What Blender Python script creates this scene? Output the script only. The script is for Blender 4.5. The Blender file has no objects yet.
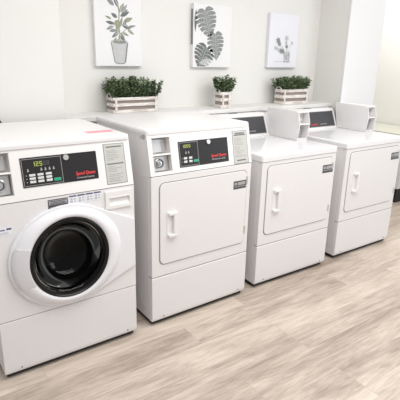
import bpy, bmesh, math, random
from mathutils import Vector, Matrix
random.seed(7)
SC = bpy.context.scene
COL = SC.collection
PI = math.pi

# ------------------------------------------------------------------ materials
def new_mat(name):
    m = bpy.data.materials.new(name); m.use_nodes = True
    return m, m.node_tree.nodes, m.node_tree.links, m.node_tree.nodes['Principled BSDF']

def paint(name, rgb, rough=.4, spec=.5, metal=0., bump=0., bscale=60., var=.0):
    """plain finish with a faint procedural mottling"""
    m, n, l, b = new_mat(name)
    b.inputs['Roughness'].default_value = rough
    b.inputs['Specular IOR Level'].default_value = spec
    b.inputs['Metallic'].default_value = metal
    tc = n.new('ShaderNodeTexCoord')
    nz = n.new('ShaderNodeTexNoise'); nz.inputs['Scale'].default_value = bscale; nz.inputs['Detail'].default_value = 3
    l.new(tc.outputs['Object'], nz.inputs['Vector'])
    mx = n.new('ShaderNodeMix'); mx.data_type = 'RGBA'
    v = var
    mx.inputs['A'].default_value = (rgb[0]*(1-v), rgb[1]*(1-v), rgb[2]*(1-v), 1)
    mx.inputs['B'].default_value = (min(1, rgb[0]*(1+v)), min(1, rgb[1]*(1+v)), min(1, rgb[2]*(1+v)), 1)
    l.new(nz.outputs['Fac'], mx.inputs['Factor'])
    l.new(mx.outputs['Result'], b.inputs['Base Color'])
    if bump:
        bp = n.new('ShaderNodeBump'); bp.inputs['Strength'].default_value = bump; bp.inputs['Distance'].default_value = .002
        l.new(nz.outputs['Fac'], bp.inputs['Height']); l.new(bp.outputs['Normal'], b.inputs['Normal'])
    return m

def glow(name, rgb, s):
    m, n, l, b = new_mat(name)
    b.inputs['Base Color'].default_value = (*rgb, 1)
    b.inputs['Emission Color'].default_value = (*rgb, 1)
    b.inputs['Emission Strength'].default_value = s
    return m

M = {}
M['enamel'] = paint('white_enamel', (.76, .745, .745), .32, .5, var=.01, bscale=8)
M['enamel_gloss'] = paint('white_gloss_enamel', (.79, .785, .80), .12, .6, var=.008, bscale=8)
M['plastic'] = paint('white_plastic', (.79, .775, .765), .35, .5, var=.01, bscale=20)
M['door_plastic'] = paint('white_door_plastic', (.78, .775, .80), .28, .5, var=.01, bscale=20)
M['gap_shade'] = paint('grey_gap_shade', (.24, .235, .23), .6, .3, var=.03)  # dark grey standing in for shade in panel and door gaps
M['handle_grey'] = paint('pale_grey_plastic', (.68, .67, .69), .35, .5, var=.01, bscale=20)
M['bezel'] = paint('grey_bezel', (.72, .70, .68), .4, .5, var=.03)
M['coin_metal'] = paint('brushed_coin_metal', (.60, .59, .58), .38, .5, .75, var=.05, bscale=90)
M['lock'] = paint('lock_steel', (.55, .55, .56), .25, .5, .9, var=.05)
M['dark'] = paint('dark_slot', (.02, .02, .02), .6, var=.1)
M['panel_black'] = paint('black_fascia', (.022, .020, .021), .4, .25, var=.1)
M['console_black'] = paint('dark_console_window', (.05, .05, .055), .35, .5, var=.1)
M['panel_edge'] = paint('grey_fascia_line', (.30, .30, .29), .4, var=.05)
M['btn'] = paint('grey_button', (.62, .63, .62), .45, var=.03)
M['btn_green'] = paint('green_button', (.02, .33, .19), .4, var=.05)
M['icon'] = paint('pale_icon_ink', (.36, .36, .35), .5, var=.03)
M['lcd'] = glow('lit_digit', (.36, .42, .09), .12)
M['lcd_dim'] = paint('unlit_digit', (.07, .07, .065), .4, var=.05)
M['red_ink'] = paint('red_logo_ink', (.85, .065, .07), .45, var=.03)
M['grey_ink'] = paint('grey_logo_ink', (.50, .48, .47), .45, var=.03)
M['label'] = paint('grey_green_label', (.51, .51, .48), .5, var=.02)
M['label_ink'] = paint('label_ink', (.14, .14, .135), .6, var=.05)
M['label_soft'] = paint('label_soft_ink', (.29, .29, .28), .6, var=.05)
M['warn'] = paint('charcoal_label', (.065, .065, .07), .45, var=.05)
M['warn_lt'] = paint('charcoal_label_ink', (.36, .36, .37), .5, var=.05)
M['sticker'] = paint('white_sticker', (.78, .79, .82), .4, var=.01)
M['sticker_blue'] = paint('navy_sticker_ink', (.07, .08, .17), .45, var=.05)
M['sticker_grey'] = paint('pale_sticker_ink', (.45, .46, .52), .5, var=.05)
M['red_strip'] = paint('pink_red_strip', (.80, .27, .33), .45, var=.06, bscale=120)
M['gasket'] = paint('black_gasket', (.010, .010, .010), .25, .25, var=.1)
M['drum'] = paint('drum_steel', (.15, .15, .145), .35, .5, .5, var=.08, bscale=30)
M['rubber'] = paint('black_rubber', (.015, .015, .015), .6, var=.1)
M['wall'] = paint('wall_paint', (.74, .73, .70), .75, .25, bump=.06, bscale=160, var=.008)
M['trim'] = paint('white_column_paint', (.77, .775, .78), .6, .3, bump=.03, bscale=160, var=.005)
M['ledge'] = paint('ledge_paint', (.72, .71, .69), .5, .4, var=.01)
M['counter'] = paint('cream_green_laminate', (.55, .55, .475), .45, .4, var=.03)
M['counter_front'] = paint('pale_grey_front', (.62, .62, .63), .5, .4, var=.02)
M['canvas'] = paint('stretched_canvas', (.77, .765, .77), .8, .2, bump=.05, bscale=500, var=.01)
M['canvas_cool'] = paint('stretched_canvas_cool', (.75, .755, .80), .8, .2, bump=.05, bscale=500, var=.01)
M['ink_dk'] = paint('dark_grey_wash', (.16, .175, .17), .8, .2, var=.35, bscale=70)
M['ink_md'] = paint('mid_grey_wash', (.25, .265, .255), .8, .2, var=.3, bscale=70)
M['ink_lt'] = paint('pale_grey_wash', (.50, .51, .51), .8, .2, var=.12, bscale=60)
M['ink_vase'] = paint('faint_grey_wash', (.58, .59, .61), .8, .2, var=.06, bscale=60)
M['ink_green'] = paint('sage_wash', (.31, .32, .23), .8, .2, var=.25, bscale=70)
M['ink_pot'] = paint('pot_wash', (.52, .52, .52), .8, .2, var=.15, bscale=40)
M['soil'] = paint('dark_soil', (.03, .022, .016), .9, .2, bump=.5, bscale=120, var=.3)
M['twig'] = paint('green_twig', (.05, .07, .03), .7, .2, var=.2)
M['rope'] = paint('white_wire', (.72, .70, .66), .6, var=.05)

def wood_white():
    m, n, l, b = new_mat('whitewashed_wood')
    b.inputs['Roughness'].default_value = .7
    tc = n.new('ShaderNodeTexCoord'); mp = n.new('ShaderNodeMapping'); mp.inputs['Scale'].default_value = (8, 80, 80)
    nz = n.new('ShaderNodeTexNoise'); nz.inputs['Scale'].default_value = 2; nz.inputs['Detail'].default_value = 5
    l.new(tc.outputs['Object'], mp.inputs['Vector']); l.new(mp.outputs['Vector'], nz.inputs['Vector'])
    r = n.new('ShaderNodeValToRGB')
    r.color_ramp.elements[0].position = .3; r.color_ramp.elements[0].color = (.50, .44, .39, 1)
    r.color_ramp.elements[1].position = .62; r.color_ramp.elements[1].color = (.80, .77, .74, 1)
    l.new(nz.outputs['Fac'], r.inputs['Fac']); l.new(r.outputs['Color'], b.inputs['Base Color'])
    return m
M['wood_white'] = wood_white()
M['wood_brown'] = paint('greyed_brown_wood', (.30, .25, .225), .75, .2, var=.2, bscale=50)

def leaf_mat(name, stops):
    m, n, l, b = new_mat(name)
    b.inputs['Roughness'].default_value = .5
    b.inputs['Specular IOR Level'].default_value = .35
    g = n.new('ShaderNodeNewGeometry'); r = n.new('ShaderNodeValToRGB')
    e = r.color_ramp.elements
    e[0].position = stops[0][0]; e[0].color = (*stops[0][1], 1)
    e[1].position = stops[-1][0]; e[1].color = (*stops[-1][1], 1)
    for p, c in stops[1:-1]:
        k = e.new(p); k.color = (*c, 1)
    l.new(g.outputs['Random Per Island'], r.inputs['Fac']); l.new(r.outputs['Color'], b.inputs['Base Color'])
    return m
M['leaf'] = leaf_mat('boxwood_leaf', [(0, (.06, .10, .045)), (.5, (.12, .18, .085)), (.85, (.21, .275, .145)), (1, (.36, .42, .27))])

def floor_mat():
    m, n, l, b = new_mat('light_oak_vinyl_planks')
    b.inputs['Roughness'].default_value = .42
    b.inputs['Specular IOR Level'].default_value = .35
    tc = n.new('ShaderNodeTexCoord')
    off = n.new('ShaderNodeMapping'); off.inputs['Location'].default_value = (.62, .797, 0)
    l.new(tc.outputs['Object'], off.inputs['Vector'])
    br = n.new('ShaderNodeTexBrick')
    br.inputs['Scale'].default_value = 1; br.inputs['Brick Width'].default_value = 1.22; br.inputs['Row Height'].default_value = .174
    br.inputs['Mortar Size'].default_value = .0007; br.inputs['Mortar Smooth'].default_value = 0; br.inputs['Bias'].default_value = 0
    br.offset = .37; br.offset_frequency = 3; br.squash = 1
    br.inputs['Color1'].default_value = (0, 0, 0, 1); br.inputs['Color2'].default_value = (1, 1, 1, 1); br.inputs['Mortar'].default_value = (.5, .5, .5, 1)
    l.new(off.outputs['Vector'], br.inputs['Vector'])
    # per plank random -> shifts the grain
    sep = n.new('ShaderNodeSeparateColor'); l.new(br.outputs['Color'], sep.inputs['Color'])
    mul = n.new('ShaderNodeMath'); mul.operation = 'MULTIPLY'; mul.inputs[1].default_value = 37.
    l.new(sep.outputs['Red'], mul.inputs[0])
    cmb = n.new('ShaderNodeCombineXYZ'); l.new(mul.outputs[0], cmb.inputs['X']); l.new(mul.outputs[0], cmb.inputs['Z'])
    add = n.new('ShaderNodeVectorMath'); l.new(off.outputs['Vector'], add.inputs[0]); l.new(cmb.outputs[0], add.inputs[1])
    def grain(sx, sy, detail, dist, rough=.6):
        mp = n.new('ShaderNodeMapping'); mp.inputs['Scale'].default_value = (sx, sy, 1)
        l.new(add.outputs[0], mp.inputs['Vector'])
        nz = n.new('ShaderNodeTexNoise'); nz.inputs['Scale'].default_value = 1; nz.inputs['Detail'].default_value = detail
        nz.inputs['Distortion'].default_value = dist; nz.inputs['Roughness'].default_value = rough
        l.new(mp.outputs['Vector'], nz.inputs['Vector']); return nz
    g1 = grain(1.8, 11, 5, .9); g2 = grain(9, 85, 6, .6, .75); g3 = grain(2.3, 25, 6, 1.8, .7)
    def mathn(op, a, bb):
        k = n.new('ShaderNodeMath'); k.operation = op
        for i, v in enumerate((a, bb)):
            if isinstance(v, (int, float)): k.inputs[i].default_value = v
            else: l.new(v, k.inputs[i])
        return k.outputs[0]
    s = mathn('ADD', mathn('MULTIPLY', g1.outputs['Fac'], .42), mathn('MULTIPLY', g2.outputs['Fac'], .22))
    s = mathn('ADD', s, mathn('MULTIPLY', g3.outputs['Fac'], .36))
    s = mathn('ADD', s, mathn('MULTIPLY', mathn('SUBTRACT', sep.outputs['Red'], .5), .105))
    r = n.new('ShaderNodeValToRGB'); e = r.color_ramp.elements
    e[0].position = .35; e[0].color = (.31, .25, .205, 1)
    e[1].position = .64; e[1].color = (.69, .60, .515, 1)
    k = e.new(.44); k.color = (.43, .357, .297, 1)
    k = e.new(.53); k.color = (.565, .48, .405, 1)
    l.new(s, r.inputs['Fac'])
    mx = n.new('ShaderNodeMix'); mx.data_type = 'RGBA'; mx.inputs['B'].default_value = (.40, .32, .25, 1)
    l.new(br.outputs['Fac'], mx.inputs['Factor']); l.new(r.outputs['Color'], mx.inputs['A'])
    l.new(mx.outputs['Result'], b.inputs['Base Color'])
    bp = n.new('ShaderNodeBump'); bp.inputs['Strength'].default_value = .06; bp.inputs['Distance'].default_value = .002
    l.new(g2.outputs['Fac'], bp.inputs['Height']); l.new(bp.outputs['Normal'], b.inputs['Normal'])
    return m
M['floor'] = floor_mat()

def glass_mat():
    """smoked glass: dark tint straight through, clear reflections on top"""
    m, n, l, b = new_mat('smoked_door_glass')
    n.remove(b)
    t = n.new('ShaderNodeBsdfTransparent'); t.inputs['Color'].default_value = (.42, .43, .42, 1)
    g = n.new('ShaderNodeBsdfGlossy'); g.inputs['Roughness'].default_value = .06; g.inputs['Color'].default_value = (.34, .34, .335, 1)
    f = n.new('ShaderNodeFresnel'); f.inputs['IOR'].default_value = 1.4
    mx = n.new('ShaderNodeMixShader'); l.new(f.outputs[0], mx.inputs[0]); l.new(t.outputs[0], mx.inputs[1]); l.new(g.outputs[0], mx.inputs[2])
    l.new(mx.outputs[0], n['Material Output'].inputs['Surface'])
    return m
M['glass'] = glass_mat()

# ------------------------------------------------------------------ mesh helpers
class MB:
    def __init__(s): s.bm = bmesh.new(); s.mi = 0
    def _take(s, other):
        me = bpy.data.meshes.new('tmp'); other.to_mesh(me); other.free()
        for p in me.polygons: p.material_index = s.mi
        s.bm.from_mesh(me); bpy.data.meshes.remove(me)
    def box(s, x0, x1, y0, y1, z0, z1, bev=0, seg=2, T=None):
        b = bmesh.new(); bmesh.ops.create_cube(b, size=1)
        for v in b.verts:
            v.co = Vector(((x0+x1)/2+v.co.x*(x1-x0), (y0+y1)/2+v.co.y*(y1-y0), (z0+z1)/2+v.co.z*(z1-z0)))
        if bev: bmesh.ops.bevel(b, geom=b.edges[:], offset=bev, segments=seg, affect='EDGES', profile=.5)
        if T: bmesh.ops.transform(b, matrix=T, verts=b.verts[:])
        s._take(b); return s
    def prism(s, pts, a0, a1, axis='X', bev=0, seg=2, T=None):
        """polygon extruded along an axis. X: pts are (y,z); Y: pts are (x,z); Z: pts are (x,y)"""
        b = bmesh.new()
        def P(p, a):
            return {'X': (a, p[0], p[1]), 'Y': (p[0], a, p[1]), 'Z': (p[0], p[1], a)}[axis]
        va = [b.verts.new(P(p, a0)) for p in pts]; vb = [b.verts.new(P(p, a1)) for p in pts]
        b.faces.new(va); b.faces.new(vb[::-1])
        k = len(pts)
        for i in range(k): b.faces.new((va[i], vb[i], vb[(i+1) % k], va[(i+1) % k]))
        bmesh.ops.recalc_face_normals(b, faces=b.faces[:])
        if bev: bmesh.ops.bevel(b, geom=b.edges[:], offset=bev, segments=seg, affect='EDGES', profile=.5)
        if T: bmesh.ops.transform(b, matrix=T, verts=b.verts[:])
        s._take(b); return s
    def lathe(s, prof, c=(0, 0, 0), n=64, ex=1., a0=0., a1=2*PI, T=None, closed=False):
        """prof: list of (r, y) revolved about the Y axis through c; ex stretches x"""
        b = bmesh.new(); full = abs(a1-a0-2*PI) < 1e-6
        m = n if full else n+1
        rings = []
        for k in range(m):
            a = a0+(a1-a0)*k/n
            X = ex if callable(ex) else (lambda r: ex)
            rings.append([b.verts.new((c[0]+r*math.cos(a)*X(r), c[1]+y, c[2]+r*math.sin(a))) for r, y in prof])
        q = len(prof)
        for k in range(n if full else n):
            A = rings[k]; B = rings[(k+1) % m]
            for j in range(q if closed else q-1):
                j2 = (j+1) % q
                b.faces.new((A[j], B[j], B[j2], A[j2]))
        if closed and not full:
            b.faces.new(rings[0]); b.faces.new(rings[-1][::-1])
        bmesh.ops.remove_doubles(b, verts=b.verts[:], dist=1e-6)
        bmesh.ops.recalc_face_normals(b, faces=b.faces[:])
        if T: bmesh.ops.transform(b, matrix=T, verts=b.verts[:])
        s._take(b); return s
    def cyl(s, p0, p1, r, n=20, r2=None, cap=True):
        p0, p1 = Vector(p0), Vector(p1); d = p1-p0
        b = bmesh.new()
        bmesh.ops.create_cone(b, cap_ends=cap, segments=n, radius1=r, radius2=r if r2 is None else r2, depth=d.length)
        R = d.to_track_quat('Z', 'Y').to_matrix().to_4x4(); R.translation = (p0+p1)/2
        bmesh.ops.transform(b, matrix=R, verts=b.verts[:]); s._take(b); return s
    def tube(s, pts, r, n=8):
        b = bmesh.new(); pts = [Vector(p) for p in pts]; rings = []
        up = Vector((.13, .2, .97))
        for i, p in enumerate(pts):
            t = (pts[min(i+1, len(pts)-1)]-pts[max(i-1, 0)]).normalized()
            e1 = t.cross(up).normalized(); e2 = t.cross(e1)
            rings.append([b.verts.new(p+r*(math.cos(2*PI*k/n)*e1+math.sin(2*PI*k/n)*e2)) for k in range(n)])
        for i in range(len(rings)-1):
            for k in range(n): b.faces.new((rings[i][k], rings[i][(k+1) % n], rings[i+1][(k+1) % n], rings[i+1][k]))
        b.faces.new(rings[0][::-1]); b.faces.new(rings[-1])
        bmesh.ops.recalc_face_normals(b, faces=b.faces[:]); s._take(b); return s
    def poly(s, pts3):
        b = bmesh.new(); b.faces.new([b.verts.new(p) for p in pts3]); s._take(b); return s
    def xf(s, T): bmesh.ops.transform(s.bm, matrix=T, verts=s.bm.verts[:]); return s
    def build(s, name, mats, parent=None, smooth=True, label=None):
        me = bpy.data.meshes.new(name); s.bm.to_mesh(me); s.bm.free()
        for m in (mats if isinstance(mats, (list, tuple)) else [mats]): me.materials.append(M[m])
        if smooth:
            for p in me.polygons: p.use_smooth = True
            me.set_sharp_from_angle(angle=math.radians(38))
        o = bpy.data.objects.new(name, me); COL.objects.link(o)
        if smooth and len(me.polygons) > 6:
            wn = o.modifiers.new('weighted_normal', 'WEIGHTED_NORMAL'); wn.keep_sharp = True; wn.weight = 100
        if parent: o.parent = parent
        if label: o['label'] = label
        return o

def thing(name, label, cat, loc=(0, 0, 0), rz=0., group=None):
    o = bpy.data.objects.new(name, None); COL.objects.link(o)
    o.empty_display_size = .1; o.location = loc; o.rotation_euler = (0, 0, rz)
    return tag(o, label, cat, group)
def tag(o, label, cat, group=None):
    o['label'] = label; o['category'] = cat
    if group: o['group'] = group
    return o
def structure(o): o['kind'] = 'structure'; return o
def dup(root, loc, rz, label):
    def cp(o, par):
        c = o.copy(); COL.objects.link(c)
        if par: c.parent = par
        for ch in [k for k in bpy.data.objects if k.parent == o]: cp(ch, c)
        return c
    r = cp(root, None); r.location = loc; r.rotation_euler = (0, 0, rz); r['label'] = label
    return r

def lettering(text, name, size, mat, T, parent, shear=.0, bold=0., align='LEFT', squash=1., label=None):
    cu = bpy.data.curves.new(name, 'FONT'); cu.body = text; cu.size = size; cu.shear = shear
    cu.align_x = align; cu.resolution_u = 3; cu.extrude = .0004
    tmp = bpy.data.objects.new('tmp_text', cu); COL.objects.link(tmp)
    dg = bpy.context.evaluated_depsgraph_get()
    me = bpy.data.meshes.new_from_object(tmp.evaluated_get(dg))
    bpy.data.objects.remove(tmp); bpy.data.curves.remove(cu)
    me.transform(T @ Matrix.Diagonal((squash, 1, 1, 1)))
    if bold:
        bb = bmesh.new(); bb.from_mesh(me); sh = me.copy(); sh.transform(Matrix.Translation(T.to_3x3() @ Vector((bold, 0, 0)))); bb.from_mesh(sh)
        bb.to_mesh(me); bb.free(); bpy.data.meshes.remove(sh)
    me.materials.clear(); me.materials.append(M[mat]); me.name = name
    o = bpy.data.objects.new(name, me); COL.objects.link(o); o.parent = parent
    if label: o['label'] = label
    return o

SEG7 = {'0': 'abcdef', '1': 'bc', '2': 'abged', '5': 'afgcd', '8': 'abcdefg'}
def digit(mb, ch, u, v, w, h, t, d):
    """seven-segment digit, lower left at u,v in a flat frame (x=u, z=v, y=d)"""
    S = {'a': (u, u+w, v+h-t, v+h), 'd': (u, u+w, v, v+t), 'g': (u, u+w, v+h/2-t/2, v+h/2+t/2),
         'b': (u+w-t, u+w, v+h/2, v+h), 'c': (u+w-t, u+w, v, v+h/2), 'f': (u, u+t, v+h/2, v+h), 'e': (u, u+t, v, v+h/2)}
    for k in SEG7[ch]:
        a = S[k]; mb.box(a[0], a[1], d-.0004, d, a[2], a[3])

# ------------------------------------------------------------------ camera (solved from the machines' corners)
cam = bpy.data.cameras.new('camera'); co = bpy.data.objects.new('camera', cam); COL.objects.link(co)
yaw, pitch, roll, F = -.62, .3081, .0244, 453.29
fw = Vector((-math.sin(yaw)*math.cos(pitch), math.cos(yaw)*math.cos(pitch), -math.sin(pitch)))
ri = Vector((math.cos(yaw), math.sin(yaw), 0)); up = ri.cross(fw)
r2 = math.cos(roll)*ri+math.sin(roll)*up; u2 = -math.sin(roll)*ri+math.cos(roll)*up
R = Matrix((r2, u2, -fw)).transposed().to_4x4(); R.translation = (-1.0877, -1.9555, 1.4722)
co.matrix_world = R
cam.sensor_width = 36; cam.lens = F*36/400; cam.clip_start = .05
SC.camera = co

# ------------------------------------------------------------------ the room
WALL_Y = .95
structure(MB().box(-2.6, 4.0, -3.6, 2.3, -.05, 0).build('floor', 'floor', smooth=False))
structure(MB().box(-.17, 2.24, WALL_Y, WALL_Y+.1, 0, 2.7).build('wall_back', 'wall', smooth=False))
structure(MB().box(-2.6, -.17, .72, 1.05, 0, 2.7, .004, 1).build('wall_left', 'wall', smooth=False))
structure(MB().box(2.235, 2.70, .64, 2.3, 0, 2.7, .006, 2).build('wall_column', 'wall'))
structure(MB().box(2.232, 2.703, .622, .6395, 0, 2.7, .003, 1).build('trim_1', 'trim'))
structure(MB().box(3.88, 4.0, -3.6, 2.3, 0, 2.7).build('wall_right', 'wall', smooth=False))
structure(MB().box(2.70, 3.88, 2.2, 2.3, 0, 2.7).build('wall_far', 'wall', smooth=False))
# painted ledge that boxes in the pipes behind the machines
structure(MB().box(-.17, 2.235, .715, WALL_Y, 1.07, 1.10, .004, 2)
          .box(-.17, 2.235, .735, .76, 0, 1.07).build('trim_2', 'ledge'))
structure(MB().box(3.865, 3.88, .0, 2.2, 0, .10, .003, 1).build('baseboard_right', 'trim'))

# ------------------------------------------------------------------ machines
W = .683
def plane_T(zc, lean, L):
    """frame on the leaned control panel: x=u, z=v along slope, y=into the machine"""
    H = math.sqrt(L*L-lean*lean); c, s_ = H/L, lean/L
    return Matrix(((1, 0, 0, 0), (0, c, s_, 0), (0, -s_, c, zc), (0, 0, 0, 1)))

def feet(root, depth=.64):
    for x in (.06, W-.06):
        for y in (.07, depth-.06):
            MB().cyl((x, y, 0), (x, y, .012), .022, 16).cyl((x, y, .012), (x, y, .034), .010, 12).build('foot', 'rubber', root)

def under_shade(root, back):
    return MB().box(.010, W-.010, .022, back-.02, .006, .032, .002, 1).build('under_shade', 'rubber', root)  # black slab added as the shade under the machine

def gap_shade_strip(root, z):
    return MB().box(.002, W-.002, .006, .034, z-.004, z+.004).build('gap_shade_strip', 'gap_shade', root, smooth=False)  # dark strip added to deepen the shade in the panel gap

def screw(mb, x, z, y=0., r=.0035):
    mb.cyl((x, y-.0012, z), (x, y+.001, z), r, 10)

def cabinet(root, zs, zc, top, back, ystart_top):
    m = MB()
    m.box(.001, W-.001, .032, back, .03, zc, .003, 1)
    if top > zc: m.box(.001, W-.001, ystart_top, back, zc-.004, top, .002, 1)
    o = m.build('cabinet', 'enamel', root)
    # side seams and fixings pressed into the lower side panel
    MB().box(-.0006, .0012, .03, .16, .095, .0975).build('side_seam', 'bezel', o, smooth=False)
    for y, z in ((.25, .06), (.085, .065)):
        MB().box(-.0006, .0012, y, y+.012, z, z+.008).build('side_clip', 'bezel', o, smooth=False)
    return o

def base_panel(root, zs):
    p = [(.030, .03), (.008, .03), (.002, .038), (0, .055), (0, zs-.007), (.004, zs-.0035), (.030, zs-.0035)]
    o = MB().prism(p, 0, W, 'X', .0025, 2).build('kick_panel', 'enamel', root)
    for x in (.075, W-.055):
        s = MB(); screw(s, x, .052); s.build('screw', 'dark', o)
    return o

def coin_module(root, T, u0, u1, v0, v1, vs, lk):
    """recessed coin drop: open box with a shelf, slot plate above and a round lock below"""
    D = .05; t = .003
    m = MB().box(u0, u1, D, D+t, v0, v1).box(u0, u0+t, .0, D, v0, v1).box(u1-t, u1, 0, D, v0, v1)\
        .box(u0, u1, 0, D, v0, v0+t).box(u0, u1, 0, D, v1-t, v1)
    o = m.xf(T).build('coin_box', 'bezel', root, smooth=False)
    MB().box(u0+t, u1-t, -.001, D, vs-.005, vs+.004, .0015, 1).xf(T).build('shelf', 'plastic', o)
    MB().box(u0+.008, u1-.014, D-.012, D-.001, vs+.012, v1-.010, .002, 1).xf(T).build('coin_plate', 'coin_metal', o)
    MB().box(u0+.016, u0+.022, D-.015, D-.011, vs+.022, vs+.050).xf(T).build('coin_slot', 'dark', o, smooth=False)
    MB().box(u0+.006, u1-.008, D-.020, D-.001, v0+.007, vs-.008, .002, 1).xf(T).build('lock_plate', 'coin_metal', o)
    MB().lathe([(.027, -.020), (.027, -.029), (.023, -.031), (.020, -.026), (.013, -.026), (.012, -.034), (.0, -.035)], (lk[0], D, lk[1]), 32).xf(T)\
        .build('lock', 'lock', o)
    MB().lathe([(.0208, -.0268), (.0178, -.0268)], (lk[0], D, lk[1]), 32).box(lk[0]-.0015, lk[0]+.0015, D-.0362, D-.034, lk[1]-.006, lk[1]+.006).xf(T)\
        .build('keyway', 'dark', o)
    return o

def text_lines(mb, u0, u1, rows, d, h=.0035):
    for v, a, b in rows: mb.box(u0+(u1-u0)*a, u0+(u1-u0)*b, d-.0003, d, v-h/2, v+h/2)

def instruction_label(root, T, u0, u1, v0, v1, tall):
    o = MB().box(u0, u1, -.0012, .001, v0, v1).xf(T).build('instruction_label', 'label', root, smooth=False, label='grey green instruction label with dark border')
    b = MB(); t = .0022
    for a in ((u0, u1, v0, v0+t), (u0, u1, v1-t, v1), (u0, u0+t, v0, v1), (u1-t, u1, v0, v1)): b.box(a[0], a[1], -.0016, -.001, a[2], a[3])
    H = v1-v0
    if tall:
        text_lines(b, u0, u1, [(v0+H*.92, .12, .88), (v0+H*.50, .10, .90)], -.0012, .006)
    else:
        text_lines(b, u0, u1, [(v0+H*.92, .18, .82), (v0+H*.87, .12, .88), (v0+H*.10, .20, .80)], -.0012, .007)
    b.xf(T).build('label_border', 'label_ink', o, smooth=False)
    s = MB(); rnd = random.Random(3)
    ks = [.82, .78, .73, .69, .64, .60, .43, .39, .35, .31, .24, .20, .15, .11, .07] if tall else [.78, .74, .69, .63, .58, .50, .44, .38, .33, .26, .22]
    text_lines(s, u0, u1, [(v0+H*k, .12, rnd.uniform(.45, .85)) for k in ks], -.0012, .0024)
    s.xf(T).build('fine_print', 'label_soft', o, smooth=False)
    return o

def fascia(root, T, u0, u1, v0, v1, us, digits, lit, dim, icons, cols, rows, bw, bh, green, knob, logo):
    o = MB().box(u0, u1, -.003, .003, v0, v1, .001, 1).xf(T).build('control_display', 'panel_black', root, label='black control fascia with small lit display')
    b = MB(); t = .0022; d = -.0034
    for a in ((u0+.004, us, v0+.005, v0+.005+t), (u0+.004, us, v1-.006-t, v1-.006), (u0+.004, u0+.004+t, v0+.005, v1-.006), (us-t, us, v0+.001, v1-.001)):
        b.box(a[0], a[1], d, -.0028, a[2], a[3])
    b.xf(T).build('outline', 'panel_edge', o, smooth=False)
    g = MB(); n_ = MB(); u, v, w, h = digits
    for k, ch in enumerate(lit): digit(g, ch, u+k*w*1.35, v, w, h, w*.28, -.0032)
    g.xf(T).build('lit_digits', 'lcd', o, smooth=False)
    if dim:
        for k in range(dim): digit(n_, '8', u+(len(lit)+k)*w*1.35, v, w, h, w*.28, -.0032)
        n_.xf(T).build('unlit_digits', 'lcd_dim', o, smooth=False)
    for (x, z) in icons:
        i = MB(); i.cyl((x, -.0036, z+.004), (x, -.0030, z+.004), .0028, 10); i.prism([(x-.0045, z-.006), (x+.0045, z-.006), (x+.0025, z+.002), (x-.0025, z+.002)], -.0036, -.0030, 'Y'); i.xf(T).build('icon', 'icon', o, smooth=False)
    for z in rows:
        MB().cyl((cols[0]-bw*.95, -.0036, z), (cols[0]-bw*.95, -.003, z), .0024, 8).xf(T).build('row_light', 'icon', o, smooth=False)
    for x in cols:
        for z in rows: MB().box(x-bw/2, x+bw/2, -.0055, -.002, z-bh/2, z+bh/2, .0012, 1).xf(T).build('button', 'btn', o)
    MB().box(green[0]-.016, green[0]+.016, -.0055, -.002, green[1]-.007, green[1]+.007, .0015, 1).xf(T).build('start_button', 'btn_green', o, label='green start button')
    MB().lathe([(.013, -.003), (.013, -.008), (.011, -.010), (0, -.010)], (knob[0], 0, knob[1]), 24).xf(T).build('lock_cap', 'coin_metal', o)
    ux, vx, wd = logo
    B = T @ Matrix.Translation((ux, -.0034, vx)) @ Matrix.Rotation(PI/2, 4, 'X')
    lettering('Speed Queen', 'red_lettering', .0235, 'red_ink', B, o, .22, .0011, squash=wd/.140, label='red slanted lettering')
    B = T @ Matrix.Translation((ux+.004, -.0034, vx-.0155)) @ Matrix.Rotation(PI/2, 4, 'X')
    lettering('Commercial Laundry', 'grey_lettering', .0115, 'grey_ink', B, o, .0, 0, squash=wd/.118, label='small grey lettering')
    return o

def control_panel(root, zc, lean, L, rec, vtop):
    """slab on the leaned plane with an opening for the coin box"""
    T = plane_T(zc, lean, L); u0, u1, v0, v1 = rec; D = .11
    m = MB()
    # outer slab pieces; side cheeks keep the full depth
    m.box(0, u0, 0, D, .002, vtop).box(u1, W, 0, D, .002, vtop).box(u0, u1, 0, D, .002, v0).box(u0, u1, 0, D, v1, vtop)
    m.xf(T)
    zt_ = zc+vtop*math.sqrt(L*L-lean*lean)/L
    m.box(0, u0, .062, .118, zt_-.030, zt_+.004).box(u1, W, .062, .118, zt_-.030, zt_+.004)
    o = m.build('control_panel', 'plastic', root, smooth=False)
    return o, T

def lid(root, y0, y1, z0, z1, bev=.013, over=.003, mat='enamel'):
    p = [(y0, z0), (y1, z0), (y1, z1), (y0, z1)]
    b = MB(); bm = bmesh.new(); bmesh.ops.create_cube(bm, size=1)
    x0, x1 = -over, W+over
    for v in bm.verts: v.co = Vector(((x0+x1)/2+v.co.x*(x1-x0), (y0+y1)/2+v.co.y*(y1-y0), (z0+z1)/2+v.co.z*(z1-z0)))
    es = [e for e in bm.edges if not all(abs(v.co.z-z0) < 1e-6 for v in e.verts)]
    bmesh.ops.bevel(bm, geom=es, offset=bev, segments=5, affect='EDGES', profile=.5)
    b._take(bm)
    return b.build('lid', mat, root)

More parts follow.
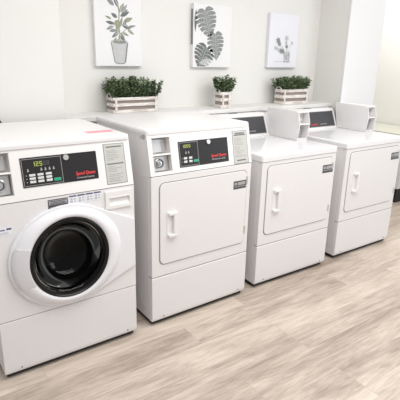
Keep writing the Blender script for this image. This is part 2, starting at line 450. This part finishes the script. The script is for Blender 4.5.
def dryer_door(root, x0, x1, z0, z1, hx, hz0, hz1, wl):
    """flush rounded door rimmed by painted gap shade, C-shaped pull handle, hinges, charcoal label"""
    def rr(x0, x1, z0, z1, r, n=6):
        pts = []
        for cx, cz, a in ((x1-r, z1-r, 0), (x0+r, z1-r, PI/2), (x0+r, z0+r, PI), (x1-r, z0+r, 1.5*PI)):
            for k in range(n+1): pts.append((cx+r*math.cos(a+PI/2*k/n), cz+r*math.sin(a+PI/2*k/n)))
        return pts
    MB().prism(rr(x0-.0045, x1+.0045, z0-.005, z1+.0045, .034), -.0008, .004, 'Y').build('door_gap_shade', 'gap_shade', root, smooth=False)  # grey rim painted as the shadow in the door gap
    o = MB().prism(rr(x0, x1, z0, z1, .030), -.006, .004, 'Y', .0025, 2).build('door', 'enamel', root)
    Q = Matrix.Translation((0, .006, 0))
    h = MB()
    h.box(hx, hx+.066, -.0145, -.010, hz0, hz1, .002, 1)
    h.box(hx+.036, hx+.062, -.031, -.012, hz0+.004, hz1-.004, .004, 2)
    h.box(hx+.006, hx+.062, -.032, -.012, hz1-.017, hz1, .004, 2)
    h.box(hx+.006, hx+.062, -.032, -.012, hz0, hz0+.017, .004, 2)
    h.xf(Q).build('handle', 'plastic', o)
    for z in (z0+.085, z1-.06):
        MB().box(x1-.006, x1+.006, -.015, -.002, z-.025, z+.025, .0015, 1).xf(Q).build('hinge', 'coin_metal', o)
    a = wl
    w = MB().box(a[0], a[1], -.0132, -.0115, a[2], a[3]).xf(Q).build('warning_label', 'warn', o, smooth=False, label='charcoal warning label')
    t = MB(); H = a[3]-a[2]; X = a[1]-a[0]
    t.box(a[0]+X*.34, a[1]-X*.06, -.0136, -.013, a[2]+H*.46, a[2]+H*.86)
    t.box(a[0]+X*.05, a[0]+X*.28, -.0136, -.013, a[2]+H*.50, a[2]+H*.82)
    t.box(a[0]+X*.05, a[1]-X*.05, -.0136, -.013, a[2]+H*.26, a[2]+H*.34)
    t.xf(Q).build('label_print', 'warn_lt', w, smooth=False)
    return o

# ---- front loading washer ------------------------------------------------
G = 'laundry machines in a row along the wall'
wm = thing('washing_machine', 'white front-loading washer with round dark glass door, at the left of the row', 'washing machine', (-.7879, -.0174, 0), .005, G)
ZS, ZC = .308, .860
cabinet(wm, ZS, ZC, 1.075, .665, .112); under_shade(wm, .66); gap_shade_strip(wm, ZC); gap_shade_strip(wm, ZS-.0015); feet(wm); base_panel(wm, ZS)
fp = MB().box(0, W, 0, .03, ZS+.001, ZC-.0025, .004, 2).build('front_panel', 'enamel', wm)
_, T1 = control_panel(wm, ZC, .0516, .2465, (.022, .126, .028, .214), .227)
lid(wm, .041, .672, ZC+.2235*.978, 1.105, .015)
coin_module(wm, T1, .022, .126, .028, .214, .127, (.072, .078))
fascia(wm, T1, .164, .507, .055, .183, .340, (.213, .143, .0115, .020), '125', 2,
       [(.192, .128), (.249, .128), (.267, .128), (.285, .128), (.303, .128)], (.207, .242, .278), (.106, .0915, .077), .026, .0105, (.314, .076), (.362, .167), (.398, .081, .101))
instruction_label(wm, T1, .546, .652, .017, .209, True)
# red strip on the lid
MB().box(.515, .650, .137, .187, 1.1045, 1.1056).build('lid_strip', 'red_strip', wm, smooth=False, label='thin pink red strip on the lid')
# detergent drawer with a finger pocket
x0, x1, z0, z1 = .529, .665, .757, .843; px0, px1, pz0, pz1 = .549, .654, .772, .814
dd = MB().box(x0, px0, -.008, .004, z0, z1).box(px1, x1, -.008, .004, z0, z1).box(px0, px1, -.008, .004, z0, pz0).box(px0, px1, -.008, .004, pz1, z1)\
    .build('detergent_drawer', 'plastic', wm, smooth=False)
MB().prism([(.004, pz1), (-.0005, pz1), (-.0005, pz0+.014), (-.008, pz0), (.004, pz0)], px0, px1, 'X').build('finger_pocket', 'plastic', dd, smooth=False)
MB().box(px0, px1, -.0095, -.004, pz1-.004, pz1+.002, .001, 1).build('pocket_lip', 'bezel', dd)
# stickers
w = MB().box(.258, .348, -.0012, .001, .805, .848).build('warning_label', 'warn', wm, smooth=False, label='charcoal warning label')
MB().box(.262, .344, -.0016, -.001, .823, .844).box(.264, .342, -.0016, -.001, .810, .812).build('label_print', 'warn_lt', w, smooth=False)
MB().box(.266, .340, -.0020, -.0015, .838, .841).box(.270, .336, -.0020, -.0015, .831, .834).box(.266, .340, -.0020, -.0015, .825, .828).build('fine_print', 'warn', w, smooth=False)
for k in range(4):
    a = .353+k*.0395
    s = MB().box(a, a+.037, -.0012, .001, .812, .853).build('care_sticker', 'sticker', wm, smooth=False, label='small white pictogram sticker with navy band')
    MB().box(a+.001, a+.036, -.0016, -.001, .846, .853).build('band', 'sticker_blue', s, smooth=False)
    MB().cyl((a+.012, -.0016, .836), (a+.012, -.001, .836), .005, 10).box(a+.006, a+.018, -.0016, -.001, .818, .829).box(a+.021, a+.032, -.0016, -.001, .832, .838)\
        .box(a+.023, a+.033, -.0016, -.001, .820, .826).build('pictogram', 'sticker_grey', s, smooth=False)
s = MB().box(.012, .097, -.0012, .001, .722, .757).build('model_sticker', 'sticker', wm, smooth=False, label='small white sticker with navy marks')
MB().box(.075, .095, -.0016, -.001, .745, .753).box(.02, .068, -.0016, -.001, .744, .749).build('navy_print', 'sticker_blue', s, smooth=False)
for z in (.733, .727): MB().box(.02, .082, -.0016, -.001, z, z+.002).build('fine_print', 'sticker_grey', s, smooth=False)
# door: flared surround, round ring, gasket, smoked bowl, drum behind
CX, CZ = .337, .565
door = thing('door', '', '')
del door['label'], door['category']
door.parent = wm
fl = []
for k in range(25):
    a = math.radians(68+k*(292-68)/24)
    fl.append((CX+.262*1.05*math.cos(a), CZ+.252*math.sin(a)))
fl += [(.60, .400), (W-.004, .433), (W-.004, .688), (.60, .722)]
def ring_plate(outer, cx, cz, r, ex, y0, y1, bev):
    """flat plate between a convex outline and an elliptical hole, front edge chamfered"""
    bm = bmesh.new(); n = 96
    def hit(a):
        dx, dz = math.cos(a), math.sin(a); best = None
        for i in range(len(outer)):
            (xa, za), (xb, zb) = outer[i], outer[(i+1) % len(outer)]
            ex_, ez_ = xb-xa, zb-za; den = dx*ez_-dz*ex_
            if abs(den) < 1e-12: continue
            t = ((xa-cx)*ez_-(za-cz)*ex_)/den; u = ((xa-cx)*dz-(za-cz)*dx)/den
            if t > 0 and -1e-9 <= u <= 1+1e-9: best = t if best is None else max(best, t)
        return best
    angs = sorted([2*PI*k/n for k in range(n)]+[math.atan2(z-cz, x-cx) % (2*PI) for x, z in outer[-4:]])
    L = []
    for a in angs:
        t = hit(a); c_, s_ = math.cos(a), math.sin(a); ri_ = 1/math.hypot(c_/(r*ex), s_/r)
        L.append([bm.verts.new((cx+c_*q, y, cz+s_*q)) for q, y in ((ri_, y1), (ri_, y0), (t-bev, y0), (t-bev*.3, y0+bev*.3), (t, y0+bev), (t, y1))])
    for k in range(len(L)):
        A, B = L[k], L[(k+1) % len(L)]
        for j in range(6): bm.faces.new((A[j], B[j], B[(j+1) % 6], A[(j+1) % 6]))
    bmesh.ops.recalc_face_normals(bm, faces=bm.faces[:])
    m = MB(); m.bm.free(); m.bm = bm; return m
ring_plate(fl, CX, CZ, .205, .98, -.014, .004, .006).build('door_surround', 'door_plastic', door)
oval = lambda r: .955+(1.10-.955)*min(1, max(0, (r-.197)/.045))
MB().lathe([(.196, .0), (.197, -.030), (.203, -.036), (.212, -.038), (.226, -.032), (.238, -.018), (.242, -.004), (.242, .002)], (CX, 0, CZ), 96, oval).build('door_ring', 'door_plastic', door)
gr = [(.199, -.026), (.196, -.034), (.190, -.036), (.186, -.031), (.180, -.030), (.176, -.022), (.171, -.004), (.171, .03)]
MB().lathe(gr, (CX, 0, CZ-.002), 96, .955).build('door_gasket', 'gasket', door)
bowl = [(.179, -.024), (.168, -.018), (.160, .0), (.150, .035), (.128, .075), (.085, .10), (.04, .108), (.0, .109)]
MB().lathe(bowl, (CX, 0, CZ-.002), 72, .955).build('door_glass', 'glass', door)
d_ = MB().lathe([(.200, .006), (.225, .012), (.225, .40), (0, .40)], (CX, 0, CZ), 64).build('drum', 'drum', wm)
for k in range(3):
    a = 2*PI*k/3+.5
    MB().box(-.02, .02, .04, .38, -.225, -.185, .012, 2).xf(Matrix.Translation((CX, 0, CZ)) @ Matrix.Rotation(a, 4, 'Y')).build('drum_paddle', 'drum', d_)
a0, a1 = math.radians(157), math.radians(208)
MB().lathe([(.201, -.030), (.201, -.0410), (.232, -.0335), (.240, -.020)], (CX, 0, CZ), 14, oval, a0, a1, closed=True).build('door_handle', 'handle_grey', door)
# the front panel needs a port behind the door

def panel_with_port(o, x0, x1, y0, y1, z0, z1, cx, cz, r):
    bm = bmesh.new(); n = 64
    def outer(a):
        dx, dz = math.cos(a), math.sin(a); t = 1e9
        if dx > 1e-9: t = min(t, (x1-cx)/dx)
        if dx < -1e-9: t = min(t, (x0-cx)/dx)
        if dz > 1e-9: t = min(t, (z1-cz)/dz)
        if dz < -1e-9: t = min(t, (z0-cz)/dz)
        return cx+dx*t, cz+dz*t
    angs = sorted([2*PI*k/n for k in range(n)]+[math.atan2(zz-cz, xx-cx) % (2*PI) for xx in (x0, x1) for zz in (z0, z1)])
    L = []
    for a in angs:
        i = (cx+r*math.cos(a), cz+r*math.sin(a)); q = outer(a)
        L.append((bm.verts.new((i[0], y0, i[1])), bm.verts.new((q[0], y0, q[1])), bm.verts.new((q[0], y1, q[1])), bm.verts.new((i[0], y1, i[1]))))
    for k in range(len(L)):
        A, B = L[k], L[(k+1) % len(L)]
        for j in range(4): bm.faces.new((A[j], B[j], B[(j+1) % 4], A[(j+1) % 4]))
    bmesh.ops.recalc_face_normals(bm, faces=bm.faces[:])
    o.data.clear_geometry(); bm.to_mesh(o.data); bm.free()
panel_with_port(fp, 0, W, 0, .03, ZS+.001, ZC-.0025, CX, CZ, .205)
# washer cabinet is a shell so that the drum is seen through the glass
cab = [k for k in wm.children if k.name.startswith('cabinet')][0]
m = MB()
m.box(.001, .02, .032, .665, .03, ZC, .002, 1).box(W-.02, W-.001, .032, .665, .03, ZC, .002, 1).box(.02, W-.02, .645, .665, .03, ZC).box(.02, W-.02, .03, .645, .03, .05)
m.box(.02, W-.02, .03, .645, ZC-.01, ZC).box(.001, W-.001, .112, .665, ZC-.004, 1.075, .002, 1)
me = bpy.data.meshes.new('cabinet'); m.bm.to_mesh(me); m.bm.free(); me.materials.append(M['enamel']); cab.data = me

# ---- front-control tumble dryer -------------------------------------------
ZS2, ZC2 = .3054, .8778
td = thing('tumble_dryer', 'white dryer with front control fascia and square door, right beside the round-door washer', 'tumble dryer', (0, 0, 0), .0112, G)
cabinet(td, ZS2, ZC2, 1.085, .655, .112); under_shade(td, .65); gap_shade_strip(td, ZC2); gap_shade_strip(td, ZS2-.0015); feet(td); base_panel(td, ZS2)
MB().box(0, W, 0, .03, ZS2+.001, ZC2-.0025, .004, 2).build('front_panel', 'enamel', td)
_, T2 = control_panel(td, ZC2, .0491, .2390, (.023, .135, .017, .198), .216)
lid(td, .040, .664, ZC2+.212*.978, 1.113, .015)
coin_module(td, T2, .023, .135, .017, .198, .108, (.070, .063))
fascia(td, T2, .180, .512, .028, .164, .304, (.203, .129, .0105, .017), '1000', 0,
       [(.224, .104), (.241, .104)], (.217, .250), (.074, .056), .021, .012, (.284, .055), (.376, .148), (.388, .062, .113))
instruction_label(td, T2, .550, .660, .004, .193, False)
dryer_door(td, .050, .648, .378, .836,   .090, .533, .674, (.546, .641, .732, .780))

# ---- dryers with the controls on a rear console ----------------------------
def rear_dryer(loc, rz, label):
    r = thing('tumble_dryer', label, 'tumble dryer', loc, rz, G)
    zs, zl, zt = .3054, .8628, .904
    cabinet(r, zs, zl, zl, .615, 0); under_shade(r, .61); gap_shade_strip(r, zs-.0015); feet(r, .60); base_panel(r, zs)
    MB().box(0, W, 0, .03, zs+.001, zl-.0025, .004, 2).build('front_panel', 'enamel', r)
    lid(r, -.004, .625, zl, zt, .012, .004, 'enamel_gloss')
    dryer_door(r, .047, .650, .378, .832, .098, .527, .676, (.550, .655, .727, .782))
    # console: sloping face, flat top, coin cabinet at its right end
    xc = .560
    c = MB().prism([(.540, zt), (.553, zt+.006), (.615, 1.058), (.632, 1.068), (.688, 1.068), (.688, .60), (.628, .60), (.628, zt)], 0, xc, 'X', .003, 2).build('console', 'enamel', r)
    lean = math.atan2(.062, 1.058-.91)
    T = Matrix.Translation((0, .553, zt+.006)) @ Matrix.Rotation(-lean, 4, 'X')
    f = MB().box(.085, .535, -.004, .003, .016, .142, .0015, 1).xf(T).build('console_display', 'console_black', c, label='dark display window')
    MB().box(.080, .540, -.0025, .002, .012, .146).xf(T).build('display_frame', 'panel_edge', c, smooth=False)
    B = T @ Matrix.Translation((.235, -.0046, .030)) @ Matrix.Rotation(PI/2, 4, 'X')
    lettering('Speed Queen', 'red_lettering', .021, 'red_ink', B, f, .22, .001, squash=.72, label='red slanted lettering')
    B = T @ Matrix.Translation((.345, -.0046, .032)) @ Matrix.Rotation(PI/2, 4, 'X')
    lettering('Commercial Laundry', 'grey_lettering', .012, 'grey_ink', B, f, .0, .0006, squash=.85, label='small grey lettering')
    MB().box(.24, .32, .652, .668, 1.0675, 1.0695).build('top_gap_shade', 'dark', c, smooth=False)  # dark bar standing in for the shadow gap below the ledge
    cheek = [(.268, zt+.001), (.252, 1.028), (.274, 1.106), (.292, 1.113), (.592, 1.114), (.602, 1.106), (.562, zt+.001)]
    k = MB().prism(cheek, .566, .573, 'X', .002, 1).prism(cheek, .666, .673, 'X', .002, 1)
    k.prism([(.330, zt+.001), (.330, 1.104), (.590, 1.104), (.560, zt+.001)], .572, .667, 'X')
    k.prism([(.276, 1.102), (.292, 1.1125), (.590, 1.1135), (.590, 1.102)], .572, .667, 'X')
    k.prism([(.272, zt+.001), (.270, zt+.012), (.34, zt+.012), (.34, zt+.001)], .572, .667, 'X')
    cb = k.build('coin_cabinet', 'enamel', r)
    MB().box(.573, .666, .257, .335, 1.016, 1.024, .002, 1).build('shelf', 'plastic', cb)
    MB().box(.575, .664, .318, .331, .920, 1.012, .002, 1).build('lock_plate', 'coin_metal', cb)
    MB().box(.575, .664, .318, .331, 1.030, 1.098, .002, 1).build('coin_plate', 'bezel', cb)
    MB().lathe([(.024, 0), (.024, -.008), (.020, -.010), (.012, -.006), (.011, -.012), (0, -.012)], (.620, .319, .966), 28).build('lock', 'lock', cb)
    MB().box(.590, .596, .3155, .320, 1.045, 1.075).build('coin_slot', 'dark', cb, smooth=False)
    return r
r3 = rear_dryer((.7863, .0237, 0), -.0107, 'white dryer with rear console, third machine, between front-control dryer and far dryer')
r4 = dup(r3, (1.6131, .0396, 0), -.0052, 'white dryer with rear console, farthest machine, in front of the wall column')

# ------------------------------------------------------------------ planters on the ledge
def leaf(bm, p, d, upv, L, wd):
    s_ = d.cross(upv).normalized(); n = s_.cross(d).normalized()
    v = [bm.verts.new(p), bm.verts.new(p+d*L*.5+s_*wd*.5+n*L*.06), bm.verts.new(p+d*L), bm.verts.new(p+d*L*.5-s_*wd*.5+n*L*.06)]
    m_ = bm.verts.new(p+d*L*.5-n*L*.03)
    bm.faces.new((v[0], v[1], m_)); bm.faces.new((v[1], v[2], m_)); bm.faces.new((v[2], v[3], m_)); bm.faces.new((v[3], v[0], m_))

def planter(loc, w, dp, h, fh, nst, label, seed, rz=0., over=.02):
    rnd = random.Random(seed)
    t = thing('planter', label, 'planter', (loc[0], loc[1], loc[2]), rz, 'slatted planters on the ledge behind the machines')
    th = .007; x0, x1, y0, y1 = -w/2, w/2, -dp/2, dp/2
    sh = h*.30
    crate = MB().box(x0+.006, x1-.006, y0+.009, y1-.009, .004, h*.90).build('crate', 'wood_brown', t, label='greyed brown crate core behind the slats')
    for z0, z1 in ((0.0, h*.20), (h*.41, h*.62), (h*.80, h)):
        s = MB()
        s.box(x0, x1, y0, y0+th, z0, z1, .0015, 1).box(x0, x1, y1-th, y1, z0, z1, .0015, 1)
        s.box(x0, x0+th, y0+th, y1-th, z0, z1, .0015, 1).box(x1-th, x1, y0+th, y1-th, z0, z1, .0015, 1)
        s.build('slat_band', 'wood_white', t)
    for x in (x0, x1-.016):
        for y in (y0-.004, y1-.004):
            MB().box(x+.012 if x == x0 else x-.012, (x+.012 if x == x0 else x-.012)+.015, y, y+.008, 0, h, .0015, 1).build('corner_post', 'wood_white', t)
    for sx in (-1, 1):
        pts = [(sx*(w/2+.004), -.036*math.cos(PI*k/10), h*.80+.045*math.sin(PI*k/10)) for k in range(11)]
        MB().tube(pts, .004, 8).build('handle', 'rope', t)
    MB().box(x0+.01, x1-.01, y0+.012, y1-.012, h*.88, h*.93).build('soil', 'soil', t, smooth=False)
    st = MB(); bm = bmesh.new()
    for k in range(nst):
        bx, by = rnd.uniform(-1, 1), rnd.uniform(-1, 1)
        p = Vector((bx*(w/2-.015), by*(dp/2-.015), h*.9))
        edge = max(abs(bx), abs(by))
        tip = Vector((bx*(w/2+over)+rnd.gauss(0, .008), by*(dp/2+over)+rnd.gauss(0, .008), h*.9+fh*rnd.uniform(.72, 1.)*(1-.16*edge**4)))
        if rnd.random() < .25: tip.z = h*.9+fh*rnd.uniform(.3, .7)
        mid = (p+tip)/2+Vector((bx*.012, by*.012, 0))
        st.tube([p, mid, tip], .0012, 4)
        ln = (tip-p).length; nl = max(7, int(ln/.0062))
        for q in range(nl):
            f_ = .10+.90*(q+1)/nl
            pp = p.lerp(mid, f_*2) if f_ < .5 else mid.lerp(tip, f_*2-1)
            for z_ in range(2):
                a = q*2.4+z_*PI+rnd.uniform(-.5, .5)
                e = Vector((math.cos(a), math.sin(a), rnd.uniform(-.35, .7))).normalized()
                leaf(bm, pp, e, Vector((rnd.gauss(0, .4), rnd.gauss(0, .4)-.3, 1.)).normalized(), rnd.uniform(.015, .024), rnd.uniform(.011, .016))
    f = MB(); f.bm.free(); f.bm = bm
    f.build('foliage', 'leaf', t, smooth=False, label='dense small dark green leaves')
    st.build('stems', 'twig', t)
    return t
LZ = 1.1005
planter((.342, .855, LZ), .335, .105, .100, .140, 120, 'longest whitewashed slatted planter of green shrub, behind the front-control dryer', 11)
planter((1.078, .815, LZ), .098, .090, .118, .128, 42, 'smallest, square slatted planter of green shrub, between the two longer ones', 12)
planter((1.832, .828, LZ), .305, .105, .122, .118, 105, 'long slatted planter of green shrub farthest along the ledge, below the vase picture', 13)

# ------------------------------------------------------------------ canvases on the wall
CG = 'botanical canvases on the back wall'
def canvas(x0, x1, z0, z1, label, mat='canvas', th=.034):
    t = thing('canvas_print', label, 'picture', ((x0+x1)/2, WALL_Y+.002, z0), 0, CG)
    w2 = (x1-x0)/2
    MB().box(-w2, w2, -th, 0, 0, z1-z0, .004, 2).build('stretched_canvas', mat, t)
    return t, w2, -th
def flat(pts, d, name, mat, parent):
    """one painted shape (list of polygons in canvas x,z), laid on the canvas face"""
    bm = bmesh.new()
    for i, P in enumerate(pts):
        dd = d-.0003-.00006*i
        f = bm.faces.new([bm.verts.new((x, dd, z)) for x, z in P])
    bmesh.ops.triangulate(bm, faces=bm.faces[:])
    bmesh.ops.recalc_face_normals(bm, faces=bm.faces[:])
    for f in bm.faces:
        if f.normal.y > 0: f.normal_flip()
    m = MB(); m.bm.free(); m.bm = bm
    return m.build(name, mat, parent, smooth=False)
def leaf2d(x, z, a, L, wd, n=7):
    c, s_ = math.cos(a), math.sin(a); top = []; bot = []
    for k in range(n+1):
        t = k/n; h = wd*.40*math.sin(PI*t**.85)
        top.append((t*L, h)); bot.append((t*L, -h))
    P = top+bot[-2:0:-1]
    return [(x+c*u-s_*v, z+s_*u+c*v) for u, v in P]
def line2d(pts, w):
    out = []
    for i in range(len(pts)-1):
        (x0, z0), (x1, z1) = pts[i], pts[i+1]
        L = math.hypot(x1-x0, z1-z0) or 1; nx, nz = -(z1-z0)/L*w/2, (x1-x0)/L*w/2
        out.append([(x0+nx, z0+nz), (x1+nx, z1+nz), (x1-nx, z1-nz), (x0-nx, z0-nz)])
    return out
def ell(cx, cz, rx, rz, n=20): return [(cx+rx*math.cos(2*PI*k/n), cz+rz*math.sin(2*PI*k/n)) for k in range(n)]

# potted rubber plant
cA, hw, d = canvas(.117, .452, 1.393, 1.815, 'white canvas with a potted leafy plant in grey wash, above the longest planter')
def at(px, pz): return (px, pz)
pot = [[(-.061, .152), (.063, .152), (.045, .026), (.034, .016), (-.026, .016), (-.037, .026)], ell(.001, .153, .062, .018)]
flat(pot, d, 'painted_pot', 'ink_pot', cA)
flat([ell(.002, .152, .050, .010)] + line2d([(-.058, .148), (-.035, .026)], .006)+line2d([(.058, .148), (.041, .028)], .010)+line2d([(-.035, .024), (-.012, .017), (.024, .017), (.041, .026)], .006), d-.0003, 'painted_pot_shading', 'ink_md', cA)
flat(line2d([(.004, .15), (.006, .20), (-.002, .26), (.004, .33), (-.004, .38)], .008)+line2d([(.006, .20), (.06, .24)], .004)+line2d([(0, .24), (-.055, .27)], .004), d, 'painted_stem', 'ink_green', cA)
rnd = random.Random(5)
LD = [(.0, .36, 115, .085, .032), (-.03, .37, 140, .07, .034), (.006, .33, 62, .07, .03), (.01, .31, 25, .075, .034), (.03, .345, 50, .05, .02), (.035, .28, 20, .07, .034), (.02, .26, -20, .07, .03),
      (.06, .245, 12, .065, .02), (.06, .235, -35, .06, .026), (-.03, .262, 170, .065, .026), (-.035, .25, 205, .06, .024), (-.05, .29, 160, .05, .018), (.0, .215, 215, .065, .028), (.012, .21, -60, .06, .022),
      (.02, .215, -25, .055, .022), (-.01, .30, 150, .05, .03), (.02, .335, 20, .05, .026), (.0, .285, 215, .05, .026), (.03, .25, 60, .05, .026), (-.02, .225, 190, .05, .026), (.01, .185, 240, .05, .024), (.008, .19, -50, .04, .02), (-.005, .235, 240, .05, .024), (.004, .20, 265, .05, .02)]
flat([leaf2d(x, z, math.radians(a), L, w_) for i, (x, z, a, L, w_) in enumerate(LD) if i % 3 == 0], d-.0003, 'painted_dark_leaves', 'ink_dk', cA)
flat([leaf2d(x, z, math.radians(a), L, w_) for i, (x, z, a, L, w_) in enumerate(LD) if i % 3 == 1], d-.0004, 'painted_grey_leaves', 'ink_md', cA)
flat([leaf2d(x, z, math.radians(a), L, w_) for i, (x, z, a, L, w_) in enumerate(LD) if i % 3 == 2]+[leaf2d(-.005, .20, math.radians(100), .09, .03), leaf2d(.0, .235, math.radians(70), .08, .026), leaf2d(-.02, .18, math.radians(240), .035, .018)], d-.0002, 'painted_sage_leaves', 'ink_green', cA)
for i, (x, z, a, L, w_) in enumerate(LD):
    if i % 2 == 0: flat([leaf2d(x+.002, z+.002, math.radians(a+4), L*.75, w_*.3)], d-.0014, 'painted_highlight', 'ink_lt', cA)

# monstera leaves
cB, hw, d = canvas(.868, 1.222, 1.390, 1.828, 'white canvas with three large split leaves in grey wash, above the smallest planter')
def monstera(cx, cz, L, wd, ang, seed):
    """heart-shaped split leaf: a fan of separated lobes each side of a midrib"""
    rn = random.Random(seed); out = []; hi = []; cuts = []
    c, s_ = math.cos(ang), math.sin(ang)
    R = lambda p: (cx+c*p[0]-s_*p[1], cz+s_*p[0]+c*p[1])
    heart = [(0, 0), (-.09, .10), (-.10, .24), (-.02, .38), (.12, .47), (.28, .50), (.46, .46), (.64, .37), (.80, .24), (.92, .10), (1.02, 0)]
    hp = [(a*L, b*wd) for a, b in heart]+[(a*L, -b*wd) for a, b in heart[-2:0:-1]]
    out.append([R(p) for p in hp])
    def half(t):
        for (a, b), (a2, b2) in zip(heart[2:], heart[3:]):
            if a <= t <= a2: return (b+(b2-b)*(t-a)/(a2-a))*wd
        return 0
    for sd in (-1, 1):
        for k in range(5):
            t = .10+.155*k+rn.uniform(-.015, .015)
            e = half(t)*1.06; q = e*rn.uniform(.42, .55)
            gap = L*rn.uniform(.022, .036)
            cuts.append([R(p) for p in [(L*t-gap, sd*e), (L*t+gap, sd*e), (L*(t-.005), sd*(q+e)/2), (L*(t-.05), sd*q)]])
        for k in range(6):
            t = .02+.155*k; e = half(t+.02)*.86
            hi.append([R(p) for p in [(L*(t+.03), sd*.003), (L*(t+.032), sd*e*.5), (L*(t+.055), sd*e), (L*(t+.062), sd*e*.5)]])
            if k < 5: hi.append([R(p) for p in [(L*(t+.10), sd*.006), (L*(t+.075), sd*e*.34), (L*(t+.09), sd*e*.42), (L*(t+.12), sd*.012)]])
    rib = line2d([R((0, 0)), R((L, 0))], .004)
    return out, hi, rib, cuts
def clip(polys, hw, z0, z1):
    def cl(P, f, cut):
        o = []
        for i in range(len(P)):
            a, b = P[i], P[(i+1) % len(P)]; fa, fb = f(a), f(b)
            if fa >= 0: o.append(a)
            if fa*fb < 0:
                t = fa/(fa-fb); o.append((a[0]+(b[0]-a[0])*t, a[1]+(b[1]-a[1])*t))
        return o
    R = []
    for P in polys:
        for f in (lambda p: p[0]+hw, lambda p: hw-p[0], lambda p: p[1]-z0, lambda p: z1-p[1]):
            P = cl(P, f, 0)
            if len(P) < 3: break
        if len(P) >= 3: R.append(P)
    return R
HB = .430
for nm, args, mt in (('painted_top_leaf', (-.080, .395, .195, .185, math.radians(-74), 1), 'ink_md'), ('painted_middle_leaf', (.020, .238, .185, .155, math.radians(-84), 2), 'ink_md'), ('painted_lower_leaf', (-.055, .140, .165, .185, math.radians(-116), 3), 'ink_dk')):
    o_, h_, r_, c_ = monstera(*args)
    A = flat(clip(o_, hw-.003, .006, HB), d, nm, mt, cB)
    flat(clip(h_+r_, hw-.003, .006, HB), d-.0004, 'painted_veins', 'ink_lt', A)
    flat(clip(c_, hw-.003, .006, HB), d-.0016, 'painted_gaps', 'canvas', A)
flat([leaf2d(-.155, .40, math.radians(-92), .16, .03)], d, 'painted_leaf_edge', 'ink_dk', cB)
flat([leaf2d(-.12, .03, math.radians(8), .13, .06)], d-.0001, 'painted_pale_leaf', 'ink_lt', cB)
# dark painted edge wrapping round the left side of the canvas
MB().box(-hw-.0008, -hw+.0002, d+.004, -.004, .16, .40).build('painted_side', 'ink_md', cB, smooth=False)

# flowers in a glass vase
cC, hw, d = canvas(1.615, 1.950, 1.392, 1.815, 'white canvas with small grey flowers in a glass vase, above the farthest planter', 'canvas_cool')
VX = .045
flat([[(VX-.034, .13), (VX+.034, .13), (VX+.032, .045), (VX-.030, .045)]], d, 'painted_vase', 'ink_vase', cC)
flat(line2d([(VX-.034, .13), (VX-.030, .045), (VX+.032, .045), (VX+.036, .13)], .0035)+line2d([(VX+.02, .12), (VX+.02, .05)], .005)+line2d([(-.10, .05), (.10, .048)], .002)+line2d([(VX-.03, .10), (VX+.034, .10)], .002), d-.0003, 'painted_vase_outline', 'ink_md', cC)
stems = [(-.075, .215), (-.03, .17), (.028, .24), (.045, .18), (.095, .20), (-.09, .16)]
flat([q for (x, z) in stems for q in line2d([(VX, .06), ((x+VX)/2, (z+.1)/2+.01), (x, z)], .0022)], d-.0001, 'painted_stalks', 'ink_md', cC)
fd, fm = [], []
for (x, z, r, dk) in ((-.065, .215, .030, 1), (-.05, .19, .026, 1), (-.028, .135, .026, 1), (-.005, .13, .024, 1), (.03, .235, .03, 0), (.028, .20, .02, 0), (.036, .170, .020, 1), (.095, .20, .018, 0), (-.09, .155, .022, 0), (-.06, .145, .02, 0)):
    for k in range(6): (fd if dk else fm).append(leaf2d(x, z, k*PI/3+x*20, r, r*.6, 5))
flat(clip(fd, hw-.003, .01, .41), d-.0004, 'painted_dark_flowers', 'ink_md', cC)
flat(clip(fm, hw-.003, .01, .41), d-.0005, 'painted_pale_flowers', 'ink_lt', cC)

# ------------------------------------------------------------------ counter beyond the last dryer, cord behind the washer
ct = thing('counter', 'pale grey counter with cream green top against the right wall', 'counter', (3.57, .9, 0))
MB().box(-.29, .295, -.32, 1.25, .72, .75, .004, 2).build('countertop', 'counter', ct)
MB().box(-.265, .29, -.30, 1.24, .17, .72, .004, 1).build('cabinet', 'counter_front', ct)
MB().box(-.20, .285, -.26, 1.22, 0, .17).build('toe_kick', 'rubber', ct, smooth=False)
cord = MB().tube([(-.545, .696, .70), (-.540, .696, 1.05), (-.545, .696, 1.10), (-.556, .698, 1.118), (-.575, .702, 1.125), (-.60, .710, 1.13)], .008, 10).build('power_cord', 'rubber')
tag(cord, 'black cord end showing behind the back of the front-loading washer', 'cord')

# ------------------------------------------------------------------ light
w = bpy.data.worlds.new('world'); SC.world = w; w.use_nodes = True
bg = w.node_tree.nodes['Background']; bg.inputs['Color'].default_value = (.97, .98, 1, 1); bg.inputs['Strength'].default_value = .62
def area(name, loc, target, sx, sy, energy, rgb):
    L = bpy.data.lights.new(name, 'AREA'); L.shape = 'RECTANGLE'; L.size = sx; L.size_y = sy; L.energy = energy; L.color = rgb
    o = bpy.data.objects.new(name, L); COL.objects.link(o); o.location = loc
    o.rotation_euler = (Vector(target)-Vector(loc)).to_track_quat('-Z', 'Y').to_euler()
    return o
area('window_daylight', (3.6, -2.9, 1.7), (1.4, .3, .9), 1.8, 1.6, 42, (.84, .91, 1.0))
area('ceiling_lamp', (.7, -1.0, 2.65), (.7, -1.0, 0), 3.2, 1.2, 64, (1, .97, .93))

area('right_wall_fill', (3.25, .9, 2.65), (3.25, .9, 0), .6, 1.2, 22, (1, .98, .95))  # unseen lamp added to brighten the right wall
SC.view_settings.view_transform = 'Standard'
SC.view_settings.look = 'None'
SC.view_settings.gamma = 1.0
SC.view_settings.use_curve_mapping = False
SC.view_settings.exposure = 0.10
SC.cycles.max_bounces = 10
SC.cycles.use_denoising = True
